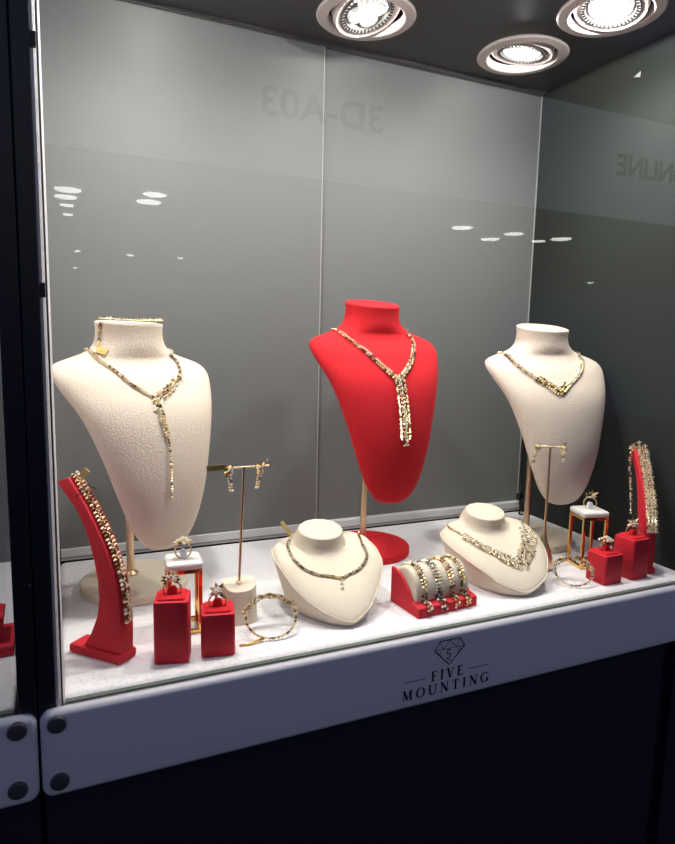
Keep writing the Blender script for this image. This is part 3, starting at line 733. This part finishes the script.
# ---- flower-cluster necklace on the other low bust
k = 'LR'
left = trace(k, [(449,528.5),(455,531.5),(461,535),(474,543.5),(482,547.5),(490,551.5),(498,555.5),(505,559),(512,562.5),(519,565)])
right = trace(k, [(519,565),(523.5,559),(527,551),(529,543),(528.5,536),(525,531)])
c = neck_center((.5752,.743,0), -6, .004, .09)
root = piece('cluster_necklace', 'broad gold flower-cluster necklace fanned over the low cream bust', 'necklace', left[-1], 'necklaces on the busts')
mb = MB(); gm = MB(); pts, nr = drape(k, left + right[1:], .0048); n = len(pts)
for i in range(n):
    t, u, v = frame(tang(pts, i), nr[i]); g_ = min(1, i/(n*.55)); 
    if i < n*.12: mb.octa(pts[i] + v*.001, .0024, (t, u, v)); mb.octa(pts[i] + t*.0024 + v*.001, .0019); continue
    for q in range(3 if g_ > .25 else 2):
        o_ = (q-1 + random.uniform(-.3, .3))*.0062*(.45+.6*g_)
        flower(mb, gm, pts[i] + u*o_ + t*random.uniform(-.0008, .0008) + v*.0006, t, u, v, .0034 + .0012*g_, 5)
bk = behind_neck(right[-1], left[0], c, 7, .006); pts, nr = drape(k, [right[-1]] + bk + [left[0]], .0026); beads(mb, pts, nr, .0016)
part(mb, 'flower_links', JEWEL, root); part(gm, 'gems', GEM, root)

# ------------------------------------------------------------------ bracelet ramps
RB = [(.0134,.010),(.024,.026),(.033,.046),(.0362,.066),(.0350,.086),(.0310,.106),(.0255,.124),(.0180,.143),(.0085,.158),(-.004,.171),(-.0165,.184)]
RF = [(-.0010,.1905),(.0090,.1780),(.0225,.1610),(.0345,.1420),(.0440,.1250),(.0520,.1070),(.0585,.0870),(.0622,.0690),(.0640,.0450),(.0640,.0280),(.0632,.010)]
def bracelet_ramp(label, loc, rz, sc=1.0):
    t = thing('bracelet_ramp', label, 'bracelet stand', loc, rz, 'curved red bracelet ramps'); t.scale = (sc, sc, sc)
    poly = [(-(s_-.030), z) for s_, z in RB] + [(-(s_-.030), z) for s_, z in RF]       # y = -(s - centre)
    MB().prism(poly, lambda p, d: (d, p[0], p[1]), -.0095, .0095).build('ramp_body', REDL, t, bevel=.0009, smooth=50)
    MB().box((-.0135, -.035, 0), (.0135, .0345, .010)).build('foot_plate', REDL, t, bevel=.0028, seg=2)
    return t
RAMP1 = ((.033, .677, 0), 43); RAMP2 = ((.8095, .664, 0), -27)
bracelet_ramp('curved red bracelet ramp beside the navy post, with a double-bead bracelet', *RAMP1)
bracelet_ramp('curved red bracelet ramp with a spiky bracelet, behind the taller red ring block there', *RAMP2, .95)
def ramp_path(M4, x=0.0, up=.0012, a=0, b=len(RF)):
    return [M4 @ Vector((x, -(s_-.030) - up*.9, z + up*.4)) for s_, z in RF[a:b]]
M1 = W(*RAMP1); nf = (M1.to_3x3() @ Vector((0, -.9, .35))).normalized()
root = piece('beaded_bracelet', 'gold double-bead bracelet lying down the curved ramp beside the navy post', 'bracelet', M1 @ Vector((0, -.03, .08)))
mb = MB(); gm = MB()
P = resample(catmull([M1 @ Vector((0, .0310, .1915))] + ramp_path(M1, 0, .0012, 0, 9) , 6), .0044)
for i, p in enumerate(P):
    t, u, v = frame(tang(P, i), nf)
    for s_ in (-1, 1): mb.octa(p + u*s_*.0036 + v*.0014 + t*(.0008*s_), .0029, (t, u, v), (1, 1, .85))
    mb.octa(p + v*.0014 + t*.0022, .0018, (t, u, v)); gm.octa(p + v*.0034, .0012, (t, u, v))
part(mb, 'bead_rows', JEWEL, root); part(gm, 'gems', GEM, root)
a = M1 @ Vector((-.001, .022, .190)); b = on_y(87.5, 470, a.y-.004)
tg = MB(); prong_tag(tg, a, b, .0058, .0009, Vector((0, -1, .1))); tg.build('tag', MATS['engraved_gold_tag'], root, off=root.location)
th = MB(); th.tube([M1 @ Vector(q) for q in ((-.0102, .021, .172), (-.0102, .012, .1765), (0, .0148, .1835), (.0102, .012, .1765))], .0006, 6); part(th, 'tie_thread', THREAD, root, None)

M2 = W(*RAMP2) @ Matrix.Scale(.95, 4); nf = (M2.to_3x3() @ Vector((0, -.9, .35))).normalized()
root = piece('spiky_bracelet', 'spiky gold flower bracelet draped over the ramp near the dark side panel', 'bracelet', M2 @ Vector((0, -.03, .08)))
mb = MB(); gm = MB()
P = resample(catmull([M2 @ Vector((-.008, .034, .186)), M2 @ Vector((-.002, .030, .1925))] + ramp_path(M2, .002, .0012, 0, 8), 6), .0050)
for i, p in enumerate(P):
    t, u, v = frame(tang(P, i), nf)
    for s_ in (-1, 0, 1): flower(mb, gm, p + u*s_*.0050 + v*.0012, t, u, v, .0038, 5, .0055)
part(mb, 'flower_links', JEWEL, root); part(gm, 'gems', GEM, root)
mb = MB()
for xo, zl in ((-.0118, .085), (-.0135, .100)):
    pp = [M2 @ Vector((xo, .030, .186)), M2 @ Vector((xo-.002, .028, .165)), M2 @ Vector((xo-.002, .020, .14)), M2 @ Vector((xo-.001, .016, .12)), M2 @ Vector((xo, .014, zl))]
    P = resample(catmull(pp, 6), .0040); beads(mb, P, [Vector((-1, -.4, 0))]*len(P), .0019)
part(mb, 'hanging_chain', JEWEL, root)

# ------------------------------------------------------------------ ring blocks and rings
def rbox(hw, z0, z1, r=.004):
    return [[(x, y, z) for x, y in rounded_rect(-hw, hw, -hw, hw, r, 4)] for z in (z0, z1)]
def ring_block(label, loc, rz, hgt):
    t = thing('ring_block', label, 'ring stand', loc, rz, 'red ring blocks'); hw = .0178
    rg = []
    for z, d in ((0, .0012), (.0012, 0), (hgt-.003, 0), (hgt-.0008, .0005), (hgt, .0022)):
        rg.append([(x, y, z) for x, y in rounded_rect(-hw+d, hw-d, -hw+d, hw-d, .0038, 4)])
    MB().rings(rg).build('block_body', REDL, t, smooth=50)
    MB().rings([[(x, y, z) for x, y in rounded_rect(-.0142+d, .0142-d, -.0142+d, .0142-d, .003, 4)] for z, d in ((hgt-.001, 0), (hgt+.0014, 0), (hgt+.0024, .001))]).build('top_pad', RED, t, smooth=50)
    ton = [(-.0052, hgt+.002), (.0052, hgt+.002), (.0048, hgt+.0075), (.0025, hgt+.0105), (-.0025, hgt+.0105), (-.0048, hgt+.0075)]
    MB().prism(ton, lambda p, d: (p[0], d, p[1]), -.0035, .0035).build('ring_tongue', RED, t, bevel=.001)
    sl = [(x*1.0, z) for x, z in [(-.0092, hgt+.0020), (.0092, hgt+.0020), (.0092, hgt+.00265), (-.0092, hgt+.00265)]]
    MB().prism(sl, lambda p, d: (p[0], d, p[1]), -.0012, .0012).build('slot', mat('slot_shadow_red', (.10, .004, .008), .9), t)  # dark strip on the pad paints the shade inside the slot
    return t
def finger_ring(label, loc, rz, style, group='rings on the stands', hasclip=False):
    t = thing('finger_ring', label, 'ring', loc, rz, group); R_ = .0092
    X, Y, Z = Vector((1,0,0)), Vector((0,1,0)), Vector((0,0,1)); c = Vector((0, 0, R_-.0008))
    MB().torus(c, R_, .0010, (X, Z, Y), 28, 6).build('band', JEWEL, t, smooth='all')
    mb = MB(); gm = MB(); top = c + Z*R_
    if style == 'round':
        for k_ in range(3):
            for q in range(5 + k_*4):
                a = 2*PI*q/(5+k_*4); d = X*math.cos(a) + Y*.55*math.sin(a)
                (gm if (q+k_) % 3 == 0 else mb).octa(top + d*(.0030+.0034*k_) + Z*(.0046 - .0018*k_), .0023)
        gm.octa(top + Z*.0055, .0028)
    elif style == 'flower':
        for q in range(7):
            a = 2*PI*q/7; d = X*math.cos(a) + Z*math.sin(a); e = Y.cross(d)
            mb.octa(top + d*.0056 + Z*.0035 - Y*.001, .0040, (d, e, Y), (1.2, .55, .4)); gm.octa(top + d*.0040 + Z*.0035 - Y*.0030, .0015)
        gm.octa(top + Z*.0035 - Y*.0032, .0024)
    elif style == 'butterfly':
        for s_ in (-1, 1):
            for a, l in ((35, .0090), (75, .0078), (5, .0066)):
                d = X*s_*math.cos(rad(a)) + Z*math.sin(rad(a)); e = Y.cross(d)
                mb.octa(top + d*l*.8 + Z*.0006, l*.62, (d, e, Y), (1.2, .42, .25)); gm.octa(top + d*l*.8 + Z*.0006 - Y*.0016, .0010)
        gm.octa(top - Y*.001, .0016)
    else:
        for q in range(14):
            a = rad(-20 + 220*q/13); d = X*math.cos(a) + Z*math.sin(a); e = Y.cross(d); r2 = random.uniform(.0045, .0088)
            mb.octa(top + d*r2 + Z*.0008 + Y*random.uniform(-.002, .002), .0028, (d, e, Y), (1.3, .6, .5))
            if q % 2: gm.octa(top + d*r2*.7 + Z*.001 - Y*.002, .0016)
        gm.octa(top + Z*.0016 - Y*.0016, .0022)
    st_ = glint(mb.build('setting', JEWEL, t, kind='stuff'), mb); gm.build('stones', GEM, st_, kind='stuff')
    return t
blocks = [('tall red ring block beside the curved bracelet ramp at the post', (.1015, .6445, 0), -15, .0675, 'spray', 'gold spray ring on the tall red block beside the post-end ramp'),
          ('short red ring block next to the cream earring stand foot', (.1488, .6420, 0), -11, .0475, 'flower', 'gold flower ring on the short red block near the cream earring stand'),
          ('short red ring block in front of the gold-framed plinth by the dark side panel', (.7125, .6400, 0), 2, .0430, 'round', 'round domed gold ring on the short red block beside the gold-framed plinth'),
          ('taller red ring block in front of the curved ramp near the dark side panel', (.7655, .6410, 0), 2, .0600, 'flower', 'gold flower ring on the taller red block near the dark side panel')]
for lb, loc, rz, hg, st, rl in blocks:
    ring_block(lb, loc, rz, hg)
    rz2 = rz if loc[0] < .4 else -38
    finger_ring(rl, (loc[0], loc[1], hg - .0015), rz2, st)

# ------------------------------------------------------------------ gold framed plinths
def gold_plinth(label, loc, rz, sz, hgt):
    t = thing('gold_plinth', label, 'ring stand', loc, rz, 'gold framed ring plinths'); h_ = sz/2; p = .0044
    for sx in (-1, 1):
        for sy in (-1, 1):
            x, y = sx*(h_-p/2), sy*(h_-p/2)
            MB().box((x-p/2, y-p/2, 0), (x+p/2, y+p/2, hgt)).build('post', GOLD, t, bevel=.0004, seg=1)
    for z0, nm in ((0, 'bottom_bar'), (hgt-p, 'top_bar')):
        for s_ in (-1, 1):
            MB().box((-h_+p, s_*(h_-p/2)-p/2, z0), (h_-p, s_*(h_-p/2)+p/2, z0+p)).build(nm, GOLD, t)
            MB().box((s_*(h_-p/2)-p/2, -h_+p, z0), (s_*(h_-p/2)+p/2, h_-p, z0+p)).build(nm, GOLD, t)
    rg = [[(x, y, z) for x, y in rounded_rect(-h_-.0008+d, h_+.0008-d, -h_-.0008+d, h_+.0008-d, .004, 4)] for z, d in ((hgt, .001), (hgt+.001, 0), (hgt+.0065, 0), (hgt+.008, .0016))]
    MB().rings(rg).build('top_pad', WHITEPAD, t, smooth=50)
    mb = MB(); mb.prism([(-.004, hgt+.008), (.004, hgt+.008), (.0038, hgt+.016), (.0018, hgt+.019), (-.0018, hgt+.019), (-.0038, hgt+.016)], lambda q, d: (q[0], d, q[1]), -.003, .003)
    mb.build('ring_clip', CLEAR, t, bevel=.0008)
    return t
gold_plinth('gold-framed plinth with a white pad behind the tall red ring block', (.1240, .7065, 0), -4, .0385, .0765)
finger_ring('pale gold cocktail ring on the gold-framed plinth near the lariat bust', (.1240, .7065, .0855), -8, 'round')
gold_plinth('gold-framed plinth with a white pad beside the brass earring stand', (.737, .6985, 0), -14, .041, .0805)
finger_ring('gold butterfly ring on the gold-framed plinth near the dark side panel', (.737, .6985, .0895), -40, 'butterfly')

# ------------------------------------------------------------------ earring T stands
t = thing('earring_stand', 'T-bar earring stand with brass rod on a cream wedge foot', 'earring stand', (.189, .704, 0), 0)
rg = []
for q, (z, f) in enumerate(((0, .97), (.0015, 1.0), (.012, 1.0), (.024, .98), (.036, .96), (.043, .95), (.0455, .92))):
    rg.append([(.0212*f*math.copysign(abs(math.cos(a))**.7, math.cos(a)), .0165*f*math.copysign(abs(math.sin(a))**.7, math.sin(a)), z + (0 if q < 3 else (q-2)/4*(.22*.0165*math.sin(a) + 7.5*(.0212*math.cos(a))**2 - .001))) for a in [2*PI*j/40 for j in range(40)]])
MB().rings(rg).build('foot', CREAM2, t, smooth=50)
MB().tube([(0, 0, .040), (.0058, 0, .1872)], .0016, 14).build('rod', BRASS, t, smooth=30)
MB().lathe([(.0034, .044), (.0034, .0475), (.0018, .049)], 16).build('collar', BRASS, t, smooth=30)
MB().tube([(-.0335, 0, .1872), (.0365, 0, .1872)], .0012, 10).build('cross_bar', BRASS, t, smooth=30)
t = thing('earring_stand', 'small T-bar earring stand all of brass with a flared teardrop foot', 'earring stand', (.661, .709, 0), 0)
MB().lathe([(.0125, 0), (.0145, .003), (.0150, .010), (.0135, .020), (.0095, .032), (.0055, .043), (.0030, .054), (.0019, .066), (.0016, .1865)], 32).build('foot_and_rod', BRASS, t, smooth=40)
MB().tube([(-.018, .010, .1872), (.018, -.010, .1872)], .0011, 10).build('cross_bar', BRASS, t, smooth=30)

def earring(label, top, ln, lean, big, wing=None):
    t = thing('earring', label, 'earring', top, 0, 'earrings hung on the T-bars'); mb = MB(); gm = MB()
    X, Y, Z = Vector((1,0,0)), Vector((0,1,0)), Vector((0,0,1))
    hk = MB(); hk.torus((0, 0, -.0004), .0020, .00045, (X, Z, Y), 14, 5); hk.build('hook', JEWEL2, t, smooth='all')
    for q in range(22):
        mb.octa((random.uniform(-.0045, .0045)*big, random.uniform(-.003, .001), random.uniform(-.009, .002)*big), .0022, None, (1, 1, 1.2))
        if q % 2: gm.octa((random.uniform(-.003, .003)*big, -.0032, random.uniform(-.008, .001)*big), .0014)
    n_ = round(ln/.0034)
    for q in range(n_):
        f = q/n_; 
        for s_ in (-.0019, .0019):
            p = Vector((lean*f + s_*(1-f*.6), random.uniform(-.0012, .0004), -.008*big - ln*f + random.uniform(-.0005, .0005)))
            (mb if (q % 2 == 0) else gm).octa(p, .0018 if q < n_-1 else .0026)
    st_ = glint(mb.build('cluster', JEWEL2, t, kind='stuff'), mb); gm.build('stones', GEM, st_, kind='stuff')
    if wing: 
        wm = MB()
        for q in range(14):
            f = q/13; wm.octa(Vector(wing)*f + Vector((random.uniform(-.001, .001), 0, random.uniform(-.0012, .0012)*(1-f*.5))), .0022*(1-.55*f), None, (1.3, .6, 1))
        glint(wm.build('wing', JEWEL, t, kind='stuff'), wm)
    return t
e1 = earring('gold dangling earring with a flat gold tag, hung on cream-footed T-bar', (.189-.0125, .7022, .1872), .022, .003, 1.0)
tg = MB(); prong_tag(tg, (-.026, -.001, .0015), (-.004, -.001, .0022), .0062, .0007); tg.build('tag', MATS['engraved_gold_tag'], e1)
earring('gold dangling earring with an upswept wing, hung on cream-footed T-bar', (.189+.0245, .7022, .1872), .020, -.004, 1.0, (.0095, -.001, .0085))
earring('gold earring cluster with a slanting tail, hung on the all-brass T-bar', (.661-.0165, .7185, .1872), .018, -.007, 1.0)
earring('gold earring with a straight bead tail, hung on the all-brass T-bar', (.661+.0165, .6995, .1872), .017, .001, 1.0, (.004, 0, .007))

# ------------------------------------------------------------------ pillow stand with four bracelets
PIL = ((.4365, .6605, 0), 5)
t = thing('bracelet_pillow_stand', 'red wedge stand with a cream half-round pillow holding four bracelets', 'bracelet stand', *PIL)
side = [(-.031,0),(.031,0),(.031,.047),(.024,.0470),(.014,.0440),(.004,.038),(-.006,.0285),(-.0135,.0185),(-.0155,.0160),(-.031,.0125)]
for s_ in (-1, 1):
    MB().prism(side, lambda p, d: (d, p[0], p[1]), s_*.0465, s_*.0425).build('side_panel', REDL, t, bevel=.0008)
MB().prism([(-.031,0),(.031,0),(.031,.030),(-.004,.006),(-.0140,.0165),(-.031,.0125)], lambda p, d: (d, p[0], p[1]), -.0425, .0425).build('tray', REDL, t, bevel=.0006)
PC, PR = (.0065, .0235), .0305
rg = []
for x, f in ((-.0420, .80), (-.0418, .93), (-.0402, .985), (-.037, 1), (0, 1), (.037, 1), (.0402, .985), (.0418, .93), (.0420, .80)):
    rg.append([(x, PC[0] + PR*f*.86*math.cos(a), PC[1] + PR*f*math.sin(a)*1.0) for a in [2*PI*j/40 for j in range(40)]])
MB().rings(rg).build('pillow', CREAM2, t, smooth=50)
MP = W(*PIL)
def pillow_path(x):
    P = []
    for a in range(20, 172, 12): P.append(MP @ Vector((x, PC[0] + (PR*.86+.0009)*math.cos(rad(a)), PC[1] + (PR+.0009)*math.sin(rad(a)))))
    P += [MP @ Vector((x, -.0195, .0170)), MP @ Vector((x, -.0255, .0152)), MP @ Vector((x, -.0310, .0138)), MP @ Vector((x, -.0322, .010)), MP @ Vector((x, -.0322, .0065))]
    return P
for x, wd, m_, lb, st in ((-.0300, .0034, JEWEL, 'pale gold link bracelet on the pillow end next to the red bust base', 'links'),
                      (-.0075, .0048, SILVER, 'wide dark silver mesh bracelet strapped over the cream pillow', 'mesh'),
                      (.0135, .0036, mat('rose_gold_jewellery', (.86, .52, .22), .3, 1.0), 'rose gold bracelet between the dark silver and the yellow one on the pillow', 'links'),
                      (.0310, .0034, JEWEL2, 'yellow gold link bracelet at the pillow end next to the low cluster-necklace bust', 'links')):
    P = resample(catmull(pillow_path(x), 5), .0038); c = MP @ Vector((x, PC[0], PC[1]))
    root = piece('strap_bracelet', lb, 'bracelet', P[len(P)//2], 'bracelets on the pillow stand'); mb = MB(); gm = MB()
    for i, p in enumerate(P):
        d = p - c; n_ = d.normalized() if i < len(P)-7 else (MP.to_3x3() @ Vector((0, -.5, .8)))
        t_, u, v = frame(tang(P, i), n_)
        if st == 'mesh':
            for q in range(3): (gm if (q+i*2) % 5 == 0 else mb).octa(p + u*(q-1)*wd*.82 + v*.0012, .0024, (t_, u, v), (.9, 1, .7))
        else:
            for s_ in (-1, 1): mb.octa(p + u*s_*wd*.72 + v*.0012 + t_*(.0009*s_), .0026, (t_, u, v), (.9, 1, .7))
            if i % 2: gm.octa(p + v*.0028, .0013, (t_, u, v))
    glint(part(mb, 'links', m_, root), mb) if m_ not in (JEWEL, JEWEL2) else part(mb, 'links', m_, root); part(gm, 'gems', GEM, root)

# ------------------------------------------------------------------ bangles standing on the deck
def bangle(label, px, rz, R_, lean, clasp):
    b = on_z(*px); t = thing('flower_bracelet', label, 'bracelet', (b.x, b.y, 0), rz, 'open bracelets standing on the deck')
    X = Vector((1,0,0)); V = Vector((0, math.sin(rad(lean)), math.cos(rad(lean)))); N = X.cross(V)
    c = V*R_ + Vector((0, 0, .0022))
    mb = MB(); gm = MB(); n_ = round(2*PI*R_/.0042)
    for i in range(n_):
        a = 2*PI*i/n_; d = X*math.cos(a)*1.10 + V*math.sin(a)*.95; tt = -X*math.sin(a) + V*math.cos(a)
        p = c + d*R_
        if math.sin(a) > .25:
            for q in range(3): flower(mb, gm, p + N*random.uniform(-.005, .003) + d*random.uniform(-.001, .003), (N + tt*.4).normalized(), tt, d.normalized() if q else -N, .0042, 5, .0045)
        else:
            mb.octa(p, .0023, (tt, N, d.normalized()), (1, 1, .8)); gm.octa(p + d*.0018 + tt*.002, .0011)
            mb.octa(p + tt*.0021, .0017, (tt, N, d.normalized()))
    st_ = glint(mb.build('flower_links', JEWEL, t, kind='stuff'), mb); gm.build('gems', GEM, st_, kind='stuff')
    if clasp: MB().tube([c - V*R_*.9 - X*R_*.45 + Vector((0,-.001,0)), Vector((-R_*1.15, -.004, .0016)), Vector((-R_*1.5, -.004, .0014))], [.0016, .0013, .0009], 8).build('clasp', JEWEL2, t, smooth='all')
    return t
bangle('gold flower bracelet standing open beside the short red block and low bust', (274, 641), -8, .0262, 48, True)
bangle('gold flower bracelet standing open beside the brass earring stand foot', (574, 588), -38, .0225, 48, False)

# ------------------------------------------------------------------ cable in the back corner
t = thing('power_cable', 'small coil of black cable in the back corner by the dark panel', 'cable', (.834, .962, 0))
cp = [(.010, .020, .16), (.008, .018, .09), (.004, .012, .052), (-.004, .004, .046), (-.007, .0, .030), (-.001, -.003, .022), (.006, .004, .028), (.005, .010, .044), (-.002, .008, .036), (-.006, -.002, .014), (-.010, -.006, .0024), (-.004, -.010, .0022)]
MB().tube(catmull(cp, 6), .0018, 8).build('cord', CABLE, t, smooth='all')
MB().box((-.004, .004, .028), (.006, .014, .040)).build('connector', CABLE, t, bevel=.001)
# small arrow sticker on the dark side panel
d = ray(637, 76); p = EYE + d*((XR-.0006)/d.x)
tag(MB().add([(0, .006, 0), (0, -.007, .005), (0, -.007, -.004), (-.0005, .006, 0), (-.0005, -.007, .005), (-.0005, -.007, -.004)], [(0,1,2),(3,5,4),(0,3,4,1),(1,4,5,2),(2,5,3,0)]).build('arrow_sticker', mat('white_sticker', (.42, .42, .42), .5, var=.02)), 'small white triangular sticker high on the dark side panel', 'sticker').location = p
